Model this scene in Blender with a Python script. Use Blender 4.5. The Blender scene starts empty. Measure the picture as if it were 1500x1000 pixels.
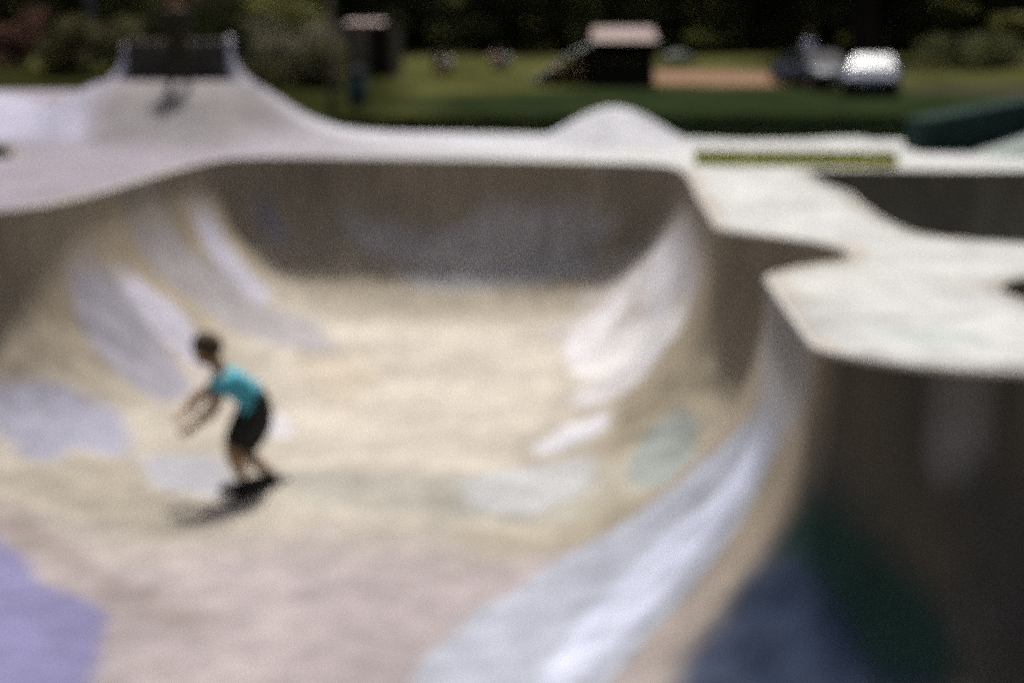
import bpy, bmesh, math, random
import numpy as np
from mathutils import Vector, Matrix, noise
from mathutils.geometry import delaunay_2d_cdt
random.seed(7); rng = np.random.default_rng(7)
S = bpy.context.scene
C = S.collection
R = math.radians
# ------------------------------------------------------------------ camera, sky, sun, exposure
FPX, CAMH, PITCH = 2060.0, 1.6, R(11.8)          # focal length in photo pixels (1500 wide), eye height, tilt down
cd = bpy.data.cameras.new('camera'); cam = bpy.data.objects.new('camera', cd); C.objects.link(cam)
cd.sensor_width = 36; cd.lens = FPX/1500*36; cd.clip_start = .05; cd.clip_end = 6000
cam.location = (0, 0, CAMH); cam.rotation_euler = (R(90)-PITCH, 0, 0)
cd.dof.use_dof = True; cd.dof.focus_distance = 1.0; cd.dof.aperture_fstop = 3.9   # the lens was focused far too close
S.camera = cam
SUN_EL, SUN_AZ = R(64), R(5)                    # azimuth measured from straight ahead (+Y) to the right
w = bpy.data.worlds.new('World'); S.world = w; w.use_nodes = True
nt = w.node_tree; bg = nt.nodes['Background']
sky = nt.nodes.new('ShaderNodeTexSky'); sky.sky_type = 'NISHITA'; sky.sun_disc = False
sky.sun_elevation = SUN_EL; sky.sun_rotation = SUN_AZ; sky.dust_density = 6.0; sky.ozone_density = .4; sky.air_density = .8
nt.links.new(sky.outputs[0], bg.inputs[0]); bg.inputs[1].default_value = .068
sd = bpy.data.lights.new('sun', 'SUN'); sun = bpy.data.objects.new('sun', sd); C.objects.link(sun)
sd.energy = 4.0; sd.angle = R(6); sd.color = (1, .965, .915)
sun_dir = Vector((math.sin(SUN_AZ)*math.cos(SUN_EL), math.cos(SUN_AZ)*math.cos(SUN_EL), math.sin(SUN_EL)))
sun.rotation_euler = sun_dir.to_track_quat('Z', 'Y').to_euler(); sun.location = (8, 20, 30)
S.view_settings.view_transform = 'Standard'; S.view_settings.look = 'None'
S.view_settings.gamma = 1; S.view_settings.exposure = .28; S.view_settings.use_curve_mapping = False
S.cycles.use_denoising = False; S.cycles.use_adaptive_sampling = True; S.cycles.adaptive_threshold = .15   # what noise is left stands for the film's grain

# ------------------------------------------------------------------ helpers
def ray(px, py):
    u = (px-750)/FPX; v = (500-py)/FPX
    return np.array([u, math.cos(PITCH)+v*math.sin(PITCH), -math.sin(PITCH)+v*math.cos(PITCH)])
def P(px, py, Y):                                # point of that pixel's ray at depth Y
    d = ray(px, py); t = Y/d[1]
    return Vector((d[0]*t, Y, CAMH+d[2]*t))
def G(px, py, z=0.0):                            # point of that pixel's ray on level z
    d = ray(px, py); t = (z-CAMH)/d[2]
    return (d[0]*t, d[1]*t)
def tag(o, label=None, cat=None, group=None, kind=None):
    if label: o['label'] = label
    if cat: o['category'] = cat
    if group: o['group'] = group
    if kind: o['kind'] = kind
    return o
def empty(name, loc, rz=0.0, **k):
    o = bpy.data.objects.new(name, None); C.objects.link(o); o.location = loc; o.rotation_euler = (0, 0, rz)
    o.empty_display_size = .1
    return tag(o, **k)
def link(name, me, mat=None, parent=None, smooth=True):
    o = bpy.data.objects.new(name, me); C.objects.link(o)
    if mat and not me.materials: me.materials.append(mat)
    if parent: o.parent = parent
    if smooth: me.polygons.foreach_set('use_smooth', [True]*len(me.polygons))
    return o
def bm_obj(name, bm, mat, parent=None, smooth=False):
    me = bpy.data.meshes.new(name); bm.to_mesh(me); bm.free()
    return link(name, me, mat, parent, smooth)
def box(bm, c, s, rot=None, bev=0.0):
    m = Matrix.Translation(c)
    if rot is not None: m = m @ rot
    r = bmesh.ops.create_cube(bm, size=1, matrix=m @ Matrix.Diagonal((*s, 1)))
    if bev:
        vs = set(r['verts']); es = [e for e in bm.edges if e.verts[0] in vs and e.verts[1] in vs]
        bmesh.ops.bevel(bm, geom=es, offset=bev, segments=2, affect='EDGES', profile=.5)
def tube(bm, pts, rad, n=8, cap=True):
    pts = [Vector(p) for p in pts]; rings = []
    for i, p in enumerate(pts):
        d = (pts[min(i+1, len(pts)-1)]-pts[max(i-1, 0)]).normalized()
        a = d.orthogonal().normalized() if i == 0 else (rings_a - d*rings_a.dot(d)).normalized()
        rings_a = a; b = d.cross(a); r = rad[i] if hasattr(rad, '__len__') else rad
        rings.append([bm.verts.new(p+(a*math.cos(2*math.pi*k/n)+b*math.sin(2*math.pi*k/n))*r) for k in range(n)])
    for A, B in zip(rings, rings[1:]):
        for k in range(n): bm.faces.new((A[k], A[(k+1) % n], B[(k+1) % n], B[k]))
    if cap: bm.faces.new(rings[0][::-1]); bm.faces.new(rings[-1])
def ball(bm, c, s, rot=None, seg=16):
    m = Matrix.Translation(c)
    if rot is not None: m = m @ rot
    bmesh.ops.create_uvsphere(bm, u_segments=seg, v_segments=seg*2//3, radius=1, matrix=m @ Matrix.Diagonal((*s, 1)))

MATS = {}
def mat(name, col, rough=.8, var=.25, scale=6.0, spec=.3, metal=0.0, bump=0.0, col2=None, coat=0.0, stretch=(1, 1, 1)):
    if name in MATS: return MATS[name]
    m = bpy.data.materials.new(name); m.use_nodes = True; t = m.node_tree; b = t.nodes['Principled BSDF']
    tc = t.nodes.new('ShaderNodeTexCoord'); mp = t.nodes.new('ShaderNodeMapping'); mp.inputs['Scale'].default_value = stretch
    t.links.new(tc.outputs['Object'], mp.inputs[0])
    n = t.nodes.new('ShaderNodeTexNoise'); n.inputs['Scale'].default_value = scale; n.inputs['Detail'].default_value = 6
    t.links.new(mp.outputs[0], n.inputs['Vector'])
    r = t.nodes.new('ShaderNodeValToRGB'); r.color_ramp.elements[0].position = .32; r.color_ramp.elements[1].position = .68
    c2 = col2 or tuple(min(1, c*(1+var)) for c in col)
    r.color_ramp.elements[0].color = (*[c*(1-var) for c in col], 1); r.color_ramp.elements[1].color = (*c2, 1)
    t.links.new(n.outputs[0], r.inputs[0]); t.links.new(r.outputs[0], b.inputs['Base Color'])
    b.inputs['Roughness'].default_value = rough; b.inputs['Specular IOR Level'].default_value = spec
    b.inputs['Metallic'].default_value = metal; b.inputs['Coat Weight'].default_value = coat
    if bump:
        bp = t.nodes.new('ShaderNodeBump'); bp.inputs['Strength'].default_value = bump; bp.inputs['Distance'].default_value = .02
        t.links.new(n.outputs[0], bp.inputs['Height']); t.links.new(bp.outputs[0], b.inputs['Normal'])
    MATS[name] = m; return m

def concrete_mat():
    """poured concrete: base tone, paint and drawn-in shade come from the mesh colour 'paint', weather and grain from noise"""
    m = bpy.data.materials.new('concrete'); m.use_nodes = True; t = m.node_tree; b = t.nodes['Principled BSDF']
    N = t.nodes.new; L = t.links.new
    at = N('ShaderNodeAttribute'); at.attribute_name = 'paint'
    tc = N('ShaderNodeTexCoord')
    def nz(scale, detail, stretch, lo, hi):
        mp = N('ShaderNodeMapping'); mp.inputs['Scale'].default_value = stretch; L(tc.outputs['Object'], mp.inputs[0])
        n = N('ShaderNodeTexNoise'); n.inputs['Scale'].default_value = scale; n.inputs['Detail'].default_value = detail
        L(mp.outputs[0], n.inputs['Vector'])
        r = N('ShaderNodeMapRange'); r.inputs[1].default_value = .3; r.inputs[2].default_value = .7
        r.inputs[3].default_value = lo; r.inputs[4].default_value = hi; L(n.outputs[0], r.inputs[0]); return n, r
    _, a = nz(.9, 6, (1, 1, .6), .78, 1.14)
    _, s = nz(2.6, 5, (1.6, 1.6, .22), .80, 1.12)
    g, f = nz(45, 5, (1, 1, 1), .9, 1.08)
    m1 = N('ShaderNodeMath'); m1.operation = 'MULTIPLY'; L(a.outputs[0], m1.inputs[0]); L(s.outputs[0], m1.inputs[1])
    m2 = N('ShaderNodeMath'); m2.operation = 'MULTIPLY'; L(m1.outputs[0], m2.inputs[0]); L(f.outputs[0], m2.inputs[1])
    vm = N('ShaderNodeVectorMath'); vm.operation = 'SCALE'; L(at.outputs['Color'], vm.inputs[0]); L(m2.outputs[0], vm.inputs['Scale'])
    L(vm.outputs[0], b.inputs['Base Color'])
    b.inputs['Roughness'].default_value = .72; b.inputs['Specular IOR Level'].default_value = .22
    bp = N('ShaderNodeBump'); bp.inputs['Strength'].default_value = .25; bp.inputs['Distance'].default_value = .004
    L(g.outputs[0], bp.inputs['Height']); L(bp.outputs[0], b.inputs['Normal'])
    return m
CONC = concrete_mat()

# ------------------------------------------------------------------ the skatepark: outlines in metres, one height function
def dense(ctrl, step=.08, corner=()):
    """closed Catmull-Rom through ctrl; indices in corner stay tight"""
    n = len(ctrl); pts = [np.array(p, float) for p in ctrl]; out = []
    for i in range(n):
        p0, p1, p2, p3 = pts[i-1], pts[i], pts[(i+1) % n], pts[(i+2) % n]
        L = np.linalg.norm(p2-p1); k = max(2, int(L/step))
        m1 = (p2-p0)/(np.linalg.norm(p2-p1)+np.linalg.norm(p1-p0))*L; m2 = (p3-p1)/(np.linalg.norm(p3-p2)+np.linalg.norm(p2-p1))*L
        if i in corner: m1 = (p2-p1)*.9
        if (i+1) % n in corner: m2 = (p2-p1)*.9
        for s in np.arange(k)/k:
            out.append((2*s**3-3*s**2+1)*p1+(s**3-2*s**2+s)*m1+(-2*s**3+3*s**2)*p2+(s**3-s**2)*m2)
    out = np.array(out)
    for _ in range(2): out = (np.roll(out, 1, 0)+2*out+np.roll(out, -1, 0))/4
    return out
main_px = [(-60, 311), (0, 308), (80, 297), (150, 280), (235, 255), (300, 238), (350, 231), (500, 231), (700, 234), (880, 238), (965, 241), (1000, 250), (1025, 290), (1052, 335),
           (1120, 344), (1200, 355), (1240, 366), (1252, 374), (1235, 382), (1180, 390), (1121, 404), (1150, 447), (1196, 511), (1260, 523), (1350, 536), (1500, 545)]
MAIN = dense([G(*p) for p in main_px] + [(4.6, 6.9), (6.6, 6.6), (7.6, 5.0), (7.2, 2.6), (5.0, 1.1), (2.0, .75), (0, .8), (-1.6, 1.9), (-3.0, 4.2), (-4.2, 6.9), (-5.9, 9.0), (-7.6, 10.0), (-8.6, 11.6), (-8.0, 13.2), (-6.6, 13.75)],
             corner=(13, 20, 22))
sec_px = [(1178, 249), (1230, 249), (1300, 249), (1400, 250), (1500, 250), (1640, 252)]
sec_near = [(1640, 360), (1500, 357), (1420, 352), (1350, 344), (1300, 324), (1262, 298), (1245, 283), (1205, 268)]
SEC = dense([G(*p) for p in sec_px] + [(11.5, 18.0), (12.0, 15), (10.5, 12.2)] + [G(*p) for p in sec_near][0:], corner=(0,))
THIRD = dense([G(*p) for p in [(1460, 423), (1486, 408), (1540, 402), (1620, 398)]] + [(6.6, 9.6), (6.6, 8.6), (5.6, 8.5)] + [G(*p) for p in [(1560, 455), (1500, 441)]])
FOURTH = dense([G(*p) for p in [(22, 226), (-20, 218), (-120, 216), (-260, 218), (-300, 232), (-200, 240), (-60, 238), (5, 233)]])
BOWLS = [(MAIN, 2.0, .1), (SEC, 1.5, .1), (THIRD, 1.0, .05), (FOURTH, 1.0, .05)]

def inside(poly, X, Y):
    c = np.zeros(X.shape, bool); x0, y0 = poly[:, 0], poly[:, 1]; x1, y1 = np.roll(x0, -1), np.roll(y0, -1)
    for a, b, e, f in zip(x0, y0, x1, y1):
        if b == f: continue
        k = ((b > Y) != (f > Y)) & (X < (e-a)*(Y-b)/(f-b)+a); c ^= k
    return c
def sdf(poly, X, Y):                              # > 0 inside
    x0, y0 = poly[:, 0], poly[:, 1]; dx, dy = np.roll(x0, -1)-x0, np.roll(y0, -1)-y0
    d2 = np.full(X.shape, 1e9)
    for a, b, u, v in zip(x0, y0, dx, dy):
        L = u*u+v*v+1e-12; t = np.clip(((X-a)*u+(Y-b)*v)/L, 0, 1)
        d2 = np.minimum(d2, (X-a-t*u)**2+(Y-b-t*v)**2)
    d = np.sqrt(d2); return np.where(inside(poly, X, Y), d, -d)
def sst(e0, e1, x):
    t = np.clip((x-e0)/(e1-e0), 0, 1); return t*t*(3-2*t)
HX, HY = -6.05, 25.6
def hump_left(X, Y):
    ax = np.abs(X-HX)
    prof = np.interp(ax, [0, 1.05, 1.25, 1.7, 2.2, 2.7, 3.2, 3.8], [1.0, 1.02, 1.0, .72, .38, .17, .05, 0])
    f = sst(21.6, 25.0, Y)*(1-sst(26.4, 29.0, Y))
    h = prof*f
    ridge = .80*sst(21.8, 26.2, Y)*(1-sst(27.2, 30, Y))*(1-sst(-8.1, -6.9, X))*sst(-17.5, -15.0, X)
    return np.maximum(h, ridge)
def hump_right(X, Y):
    r = np.sqrt(((X-1.74)/1.62)**2+((Y-24.3)/2.3)**2)
    return .61*np.where(r < 1, (np.cos(np.clip(r, 0, 1)*math.pi)+1)/2, 0)
def flare(X, Y):                                  # the deck lifts slightly into the ledge by the dark bank
    return .09*sst(4.4, 6.0, X)*(1-sst(6.15, 6.2, X))*sst(22.2, 23.2, Y)*(1-sst(24.4, 25.2, Y))
def height(X, Y):
    X = np.asarray(X, float); Y = np.asarray(Y, float)
    z = hump_left(X, Y)+hump_right(X, Y)+flare(X, Y)
    for poly, Rr, lip in BOWLS:
        (ax, ay), (bx, by) = poly.min(0), poly.max(0)
        k = (X > ax) & (X < bx) & (Y > ay) & (Y < by)
        if not k.any(): continue
        t = sdf(poly, X[k], Y[k]); tt = np.clip(t, 0, Rr)
        dz = -(lip*np.clip(t/.004, 0, 1)+np.sqrt(np.maximum(Rr**2-(Rr-tt)**2, 0)))
        dz -= np.clip(t-Rr, 0, 3)*.02
        zz = z[k]; zz[t > 0] += dz[t > 0]; z[k] = zz
    return z
def surf(px, py):                                 # first hit of a pixel's ray on the park surface
    d = ray(px, py); T = np.arange(2.0, 60, .04)
    X, Y, Z = d[0]*T, d[1]*T, CAMH+d[2]*T
    k = np.nonzero(Z < height(X, Y))[0]
    i = k[0] if len(k) else len(T)-1
    return np.array([X[i], Y[i]])

DECK = np.array([(-15, -5), (16, -5), (16, 25.2), (12, 25.0), (6.4, 25.1), (4.0, 24.9), (2.9, 25.9), (1.72, 26.7), (.6, 26.6), (-.3, 27.0), (-3, 27.6), (-4.6, 28.3), (-9, 29.6), (-15, 29.6)])
def build_park():
    pts = []; cons = []; fixed = []
    def add_loop(poly):
        s = len(pts); pts.extend(map(tuple, poly)); n = len(poly)
        cons.extend([(s+i, s+(i+1) % n) for i in range(n)])
    dd = []
    for a, b in zip(DECK, np.roll(DECK, -1, 0)):
        k = max(1, int(np.linalg.norm(b-a)/.5)); dd += [a+(b-a)*i/k for i in range(k)]
    add_loop(np.array(dd))
    for poly, *_ in BOWLS: add_loop(poly)
    for poly, Rr, lip in BOWLS:                   # rings just inside the lip, where the wall is steep
        tg = np.roll(poly, -1, 0)-np.roll(poly, 1, 0); tg /= np.linalg.norm(tg, axis=1)[:, None]
        nrm = np.stack([-tg[:, 1], tg[:, 0]], 1)
        if not inside(poly, poly[:1, 0]+nrm[:1, 0]*.01, poly[:1, 1]+nrm[:1, 1]*.01)[0]: nrm = -nrm
        for off in (.004, .016, .04, .08, .13, .19):
            q = poly+nrm*off; s = sdf(poly, q[:, 0], q[:, 1]); q = q[s > off*.93]; pts.extend(map(tuple, q))
    gx, gy = np.meshgrid(np.arange(-8, 12.5, .075), np.arange(.5, 21.5, .075)); gx = gx.ravel(); gy = gy.ravel()
    gx = gx+(rng.random(gx.size)-.5)*.02; gy = gy+(rng.random(gy.size)-.5)*.02
    keep = np.zeros(gx.size, bool)
    for i, (poly, *_) in enumerate(BOWLS):
        (ax, ay), (bx, by) = poly.min(0), poly.max(0)
        k = (gx > ax) & (gx < bx) & (gy > ay) & (gy < by); s = np.full(gx.size, -1.0); s[k] = sdf(poly, gx[k], gy[k])
        kk = s > .22
        if i > 0: kk &= (rng.random(gx.size) < .4)
        keep |= kk
    pts.extend(zip(gx[keep], gy[keep]))
    gx, gy = np.meshgrid(np.arange(-14.9, 16, .22), np.arange(-4.9, 29.5, .22)); gx = gx.ravel()+.01; gy = gy.ravel()+.013
    k = inside(DECK, gx, gy)
    for poly, *_ in BOWLS: k &= sdf(poly, gx, gy) < -.1
    pts.extend(zip(gx[k], gy[k]))
    v, e, f, *_ = delaunay_2d_cdt([Vector(p) for p in pts], cons, [], 0, 1e-5)
    V = np.array([(a.x, a.y) for a in v]); F = np.array([t for t in f if len(t) == 3])
    cen = V[F].mean(1); k = inside(DECK, cen[:, 0], cen[:, 1]); F = F[k]; cen = cen[k]
    Z = height(V[:, 0], V[:, 1]); which = np.zeros(len(F), int)
    for i, (poly, *_) in enumerate(BOWLS): which[inside(poly, cen[:, 0], cen[:, 1])] = i+1
    # rim vertices sit exactly on the deck
    n0 = len(dd); nr = sum(len(p) for p, *_ in BOWLS)
    for poly, *_ in BOWLS:
        d = sdf(poly, V[:, 0], V[:, 1]) if False else None
    S0 = np.zeros(len(V)); 
    for poly, *_ in BOWLS:
        (ax, ay), (bx, by) = poly.min(0)-.1, poly.max(0)+.1
        kk = (V[:, 0] > ax) & (V[:, 0] < bx) & (V[:, 1] > ay) & (V[:, 1] < by)
        s = sdf(poly, V[kk, 0], V[kk, 1]); idx = np.nonzero(kk)[0][np.abs(s) < .0015]
        Z[idx] = hump_left(V[idx, 0], V[idx, 1])+hump_right(V[idx, 0], V[idx, 1])
    # soften the creases where two transitions meet
    edges = np.concatenate([F[:, [0, 1]], F[:, [1, 2]], F[:, [2, 0]]])
    sm = sdf(MAIN, V[:, 0], V[:, 1]) > .3
    for _ in range(25):
        acc = np.zeros(len(V)); cnt = np.zeros(len(V))
        np.add.at(acc, edges[:, 0], Z[edges[:, 1]]); np.add.at(acc, edges[:, 1], Z[edges[:, 0]])
        np.add.at(cnt, edges.ravel(), 1)
        Z = np.where(sm, .4*Z+.6*acc/np.maximum(cnt, 1), Z)
    return V, Z, F, cen, which
V, Z, F, cen, which = build_park()

# ------------------------------------------------------------------ colours on the concrete: paint, stains and drawn-in shade (shapes in metres)
tmain = sdf(MAIN, V[:, 0], V[:, 1])
inb = np.zeros(len(V), bool)
for poly, *_ in BOWLS: inb |= sdf(poly, V[:, 0], V[:, 1]) > -.002
def region(pxs, soft):
    q = np.array([surf(*p) for p in pxs])
    nx = np.array([noise.noise(Vector((a*1.3, b*1.3, 3.1))) for a, b in V[:, :2]]) if not hasattr(region, 'nx') else region.nx
    if not hasattr(region, 'nx'):
        region.nx = nx; region.ny = np.array([noise.noise(Vector((a*1.3+9, b*1.3, 7.7))) for a, b in V[:, :2]])
    wf = np.where(inb, np.clip(tmain/1.2, .06, 1), 1); X = V[:, 0]+.10*wf*region.nx; Y = V[:, 1]+.16*wf*region.ny
    (ax, ay), (bx, by) = q.min(0)-soft-.2, q.max(0)+soft+.2
    k = (X > ax) & (X < bx) & (Y > ay) & (Y < by); out = np.zeros(len(V))
    out[k] = sst(-soft, soft, sdf(q, X[k], Y[k])); return out
LAV, WLAV, GREY = (.235, .225, .27), (.41, .40, .48), (.30, .30, .32)
inb = np.zeros(len(V), bool)
for poly, *_ in BOWLS: inb |= sdf(poly, V[:, 0], V[:, 1]) > -.002
col = np.tile(np.array([.415, .422, .412]), (len(V), 1))
lf = sst(1.5, -5, V[:, 0])[:, None]; col = col*(1-lf)+np.array([.225, .20, .235])*lf       # the deck turns darker and pinker towards the left
col[inb] = (.355, .322, .27)
wallk = (inb & (tmain > -.01))
st = wallk*np.clip(1-(tmain-.15)/1.25, 0, 1)**.8*.85                                                # brown wall stains, with the warm tone of their shade coloured in
col = col*(1-st[:, None])+np.array([.27, .22, .15])*st[:, None]
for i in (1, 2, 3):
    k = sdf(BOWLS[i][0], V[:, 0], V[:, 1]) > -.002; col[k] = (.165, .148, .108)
PAINT_SHADE = [
 # floor tone changes
 ([(-50, 760), (200, 810), (480, 790), (800, 800), (1000, 700), (1000, 1080), (-50, 1080)], .8, (.275, .238, .25), .88),
 ([(420, 500), (520, 430), (800, 420), (830, 520), (790, 640), (700, 690), (450, 680), (400, 600)], .4, (.43, .39, .335), .8),
 ([(380, 690), (600, 690), (900, 680), (930, 740), (700, 760), (420, 740)], .2, (.25, .25, .22), .6),
 ([(440, 395), (900, 385), (880, 455), (520, 470), (430, 430)], .35, (.33, .28, .205), .7),  # tan strip softening the edge of the far wall's shade by colour
 ([(60, 680), (190, 665), (330, 770), (240, 800), (80, 750), (-10, 690)], .15, (.225, .20, .16), .75),
 ([(830, 770), (900, 700), (965, 735), (900, 800), (700, 812), (650, 775)], .14, (.26, .23, .165), .7),
 ([(880, 640), (930, 570), (1010, 520), (1050, 500), (1050, 600), (960, 620), (900, 690)], .15, (.26, .225, .16), .8),
 ([(430, 520), (520, 500), (560, 560), (500, 600), (440, 570)], .2, (.36, .31, .235), .6),
 ([(-20, 690), (60, 770), (180, 850), (330, 900), (300, 930), (150, 880), (20, 800), (-40, 740)], .08, (.20, .165, .155), .6),
 # cover-up paint and other pale or violet patches
 ([(382, 612), (415, 605), (435, 625), (420, 642), (392, 638)], .05, (.47, .46, .50), .8),
 ([(100, 405), (150, 392), (205, 450), (290, 560), (285, 585), (230, 592), (180, 560), (120, 490)], .10, LAV, .95),
 ([(165, 400), (200, 402), (260, 455), (310, 515), (320, 548), (285, 535), (225, 485)], .10, WLAV, .9),
 ([(188, 325), (240, 318), (330, 400), (460, 470), (500, 520), (380, 500), (290, 450)], .12, (.27, .26, .285), .8),
 ([(280, 310), (312, 310), (350, 380), (402, 432), (385, 452), (330, 410)], .09, WLAV, .85),
 ([(368, 300), (395, 295), (430, 350), (405, 362)], .06, LAV, .8),
 ([(-20, 572), (100, 565), (170, 600), (192, 650), (185, 668), (120, 655), (75, 678), (30, 672), (-20, 630)], .09, (.24, .24, .31), .95),
 ([(205, 665), (320, 672), (350, 705), (335, 728), (230, 715)], .07, (.33, .34, .39), .8),
 ([(498, 325), (560, 330), (640, 340), (720, 308), (850, 305), (905, 330), (860, 372), (780, 398), (640, 396), (540, 375)], .06, (.40, .37, .35), .9),
 ([(575, 402), (640, 398), (700, 405), (760, 398), (880, 380), (860, 410), (720, 430), (620, 432)], .07, (.40, .41, .43), .7),
 ([(800, 480), (870, 410), (960, 330), (1005, 300), (1030, 400), (1000, 480), (930, 540), (830, 530)], .16, (.42, .40, .41), .45),
 ([(830, 520), (930, 470), (1010, 440), (990, 500), (900, 560), (840, 550)], .08, (.60, .59, .60), .85),
 ([(820, 520), (850, 470), (905, 430), (925, 440), (890, 490), (840, 535)], .06, (.54, .53, .56), .8),
 ([(935, 420), (965, 350), (990, 330), (1000, 380), (985, 450), (950, 480)], .08, (.52, .51, .55), .8),
 ([(840, 575), (960, 500), (985, 505), (940, 560), (870, 600), (835, 600)], .06, (.56, .55, .57), .8),
 ([(870, 470), (930, 400), (945, 405), (905, 470), (880, 490)], .06, (.56, .55, .57), .7),
 ([(985, 300), (1010, 320), (1020, 420), (1000, 440), (990, 380)], .07, (.40, .39, .42), .7),
 ([(778, 660), (830, 625), (888, 603), (890, 625), (850, 650), (790, 672)], .05, (.56, .56, .60), .95),
 ([(672, 705), (720, 690), (862, 670), (878, 690), (830, 730), (785, 757), (690, 745)], .05, (.36, .37, .38), .9),
 ([(918, 705), (938, 640), (985, 603), (1022, 625), (1018, 670), (985, 708), (930, 715)], .04, (.235, .265, .25), .95),
 ([(1120, 470), (1165, 500), (1185, 560), (1150, 640), (1120, 600), (1115, 540)], .06, (.42, .42, .44), .8),
 ([(1090, 620), (1130, 590), (1142, 640), (1105, 730), (1045, 830), (960, 925), (880, 1010), (800, 1060), (610, 1060), (612, 960), (700, 890), (820, 830), (930, 760), (1010, 700)], .06, (.32, .345, .41), .95),  # pale blue band down the left-facing wall
 ([(1100, 640), (1120, 660), (1060, 770), (1000, 850), (900, 940), (820, 1020), (790, 1010), (870, 900), (960, 800), (1050, 740)], .06, (.47, .50, .62), .9),
 ([(-30, 755), (60, 840), (162, 900), (150, 940), (130, 1030), (-60, 1060)], .06, (.145, .14, .275), .95),  # violet area in the near left corner
 # right wall: shade and lens darkening put into colour; blue, green and grey patches
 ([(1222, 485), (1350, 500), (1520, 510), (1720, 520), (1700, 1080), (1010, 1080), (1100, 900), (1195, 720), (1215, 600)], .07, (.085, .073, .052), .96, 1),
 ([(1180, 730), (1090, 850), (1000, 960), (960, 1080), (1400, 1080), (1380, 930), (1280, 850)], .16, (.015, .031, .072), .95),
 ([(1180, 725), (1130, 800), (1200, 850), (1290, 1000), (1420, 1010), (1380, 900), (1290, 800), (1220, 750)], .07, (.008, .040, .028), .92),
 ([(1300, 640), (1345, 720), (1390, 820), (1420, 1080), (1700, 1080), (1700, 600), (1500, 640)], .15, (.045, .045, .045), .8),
 ([(1352, 655), (1385, 630), (1445, 680), (1400, 738), (1360, 712)], .04, (.20, .195, .20), .95),
 # deck
 ([(-40, 135), (140, 135), (190, 112), (125, 212), (-40, 214)], .2, (.37, .365, .47), .8),
 ([(350, 118), (400, 140), (520, 190), (760, 190), (1010, 160), (1010, 222), (700, 222), (520, 205)], .3, (.43, .43, .475), .7),
 ([(232, 175), (262, 163), (305, 178), (298, 200), (250, 203)], .12, (.40, .41, .48), .8),
 ([(1330, 488), (1430, 490), (1425, 502), (1335, 500)], .05, (.34, .42, .38), .6),
 ([(1180, 412), (1290, 402), (1290, 412), (1200, 425)], .10, (.42, .41, .36), .6),
 ([(125, 212), (190, 118), (350, 118), (400, 150), (440, 185), (330, 212)], .3, (.155, .142, .142), .9),
 ([(1380, 418), (1460, 410), (1460, 432), (1390, 430)], .08, (.40, .38, .33), .6),
]
for pxs, soft, c, amt, *bw in PAINT_SHADE:
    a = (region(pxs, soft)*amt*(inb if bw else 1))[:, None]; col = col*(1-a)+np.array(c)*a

def sub_mesh(name, mask):
    f = F[mask]; used, inv = np.unique(f, return_inverse=True); f = inv.reshape(-1, 3)
    me = bpy.data.meshes.new(name)
    me.from_pydata(np.column_stack([V[used], Z[used]]).tolist(), [], f.tolist()); me.update()
    a = me.color_attributes.new('paint', 'FLOAT_COLOR', 'POINT')  # holds concrete tone, paint, stains and drawn-in shade
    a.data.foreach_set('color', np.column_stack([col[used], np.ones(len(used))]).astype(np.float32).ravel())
    return link(name, me, CONC)
def near_hump(fn): return fn(cen[:, 0], cen[:, 1]) > .004
hl, hr = near_hump(hump_left) & (which == 0), near_hump(hump_right) & (which == 0)
tag(sub_mesh('skatepark_deck', (which == 0) & ~hl & ~hr), kind='structure')
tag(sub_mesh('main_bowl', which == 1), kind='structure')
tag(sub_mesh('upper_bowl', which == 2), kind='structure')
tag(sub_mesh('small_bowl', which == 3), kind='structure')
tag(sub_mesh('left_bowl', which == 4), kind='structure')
tag(sub_mesh('concrete_hump', hl), 'tall flared concrete hump with a pale patch, behind the left end of the bowl', 'skate hump')
tag(sub_mesh('concrete_mound', hr), 'small smooth white concrete mound rising behind the far rim of the bowl', 'skate mound')
# rounded lip of each bowl
lipm = mat('coping_concrete', (.42, .40, .38), .7, .12, 9)
for (poly, *_), nm in zip(BOWLS, ('main', 'upper', 'small', 'left')):
    bm = bmesh.new(); q = poly[::2]; n = len(q); rings = []
    for i in range(n):
        t = q[(i+1) % n]-q[i-1]; t /= np.linalg.norm(t); nn = Vector((-t[1], t[0], 0)); c = Vector((*q[i], -.012))
        rings.append([bm.verts.new(c+nn*.02*math.cos(a)+Vector((0, 0, .02*math.sin(a)))) for a in np.arange(6)*math.pi/3])
    for A, B in zip(rings, rings[1:]+rings[:1]):
        for k in range(6): bm.faces.new((A[k], A[(k+1) % 6], B[(k+1) % 6], B[k]))
    tag(bm_obj('coping', bm, lipm, smooth=True), kind='structure')
# deck edge skirt
bm = bmesh.new()
for a, b in zip(DECK, np.roll(DECK, -1, 0)):
    k = 20
    for i in range(k):
        p, q = a+(b-a)*i/k, a+(b-a)*(i+1)/k; zp, zq = height([p[0], q[0]], [p[1], q[1]])
        bm.faces.new([bm.verts.new((*p, zp)), bm.verts.new((*q, zq)), bm.verts.new((*q, -.3)), bm.verts.new((*p, -.3))])
tag(bm_obj('deck_edge', bm, lipm), kind='structure')

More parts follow.
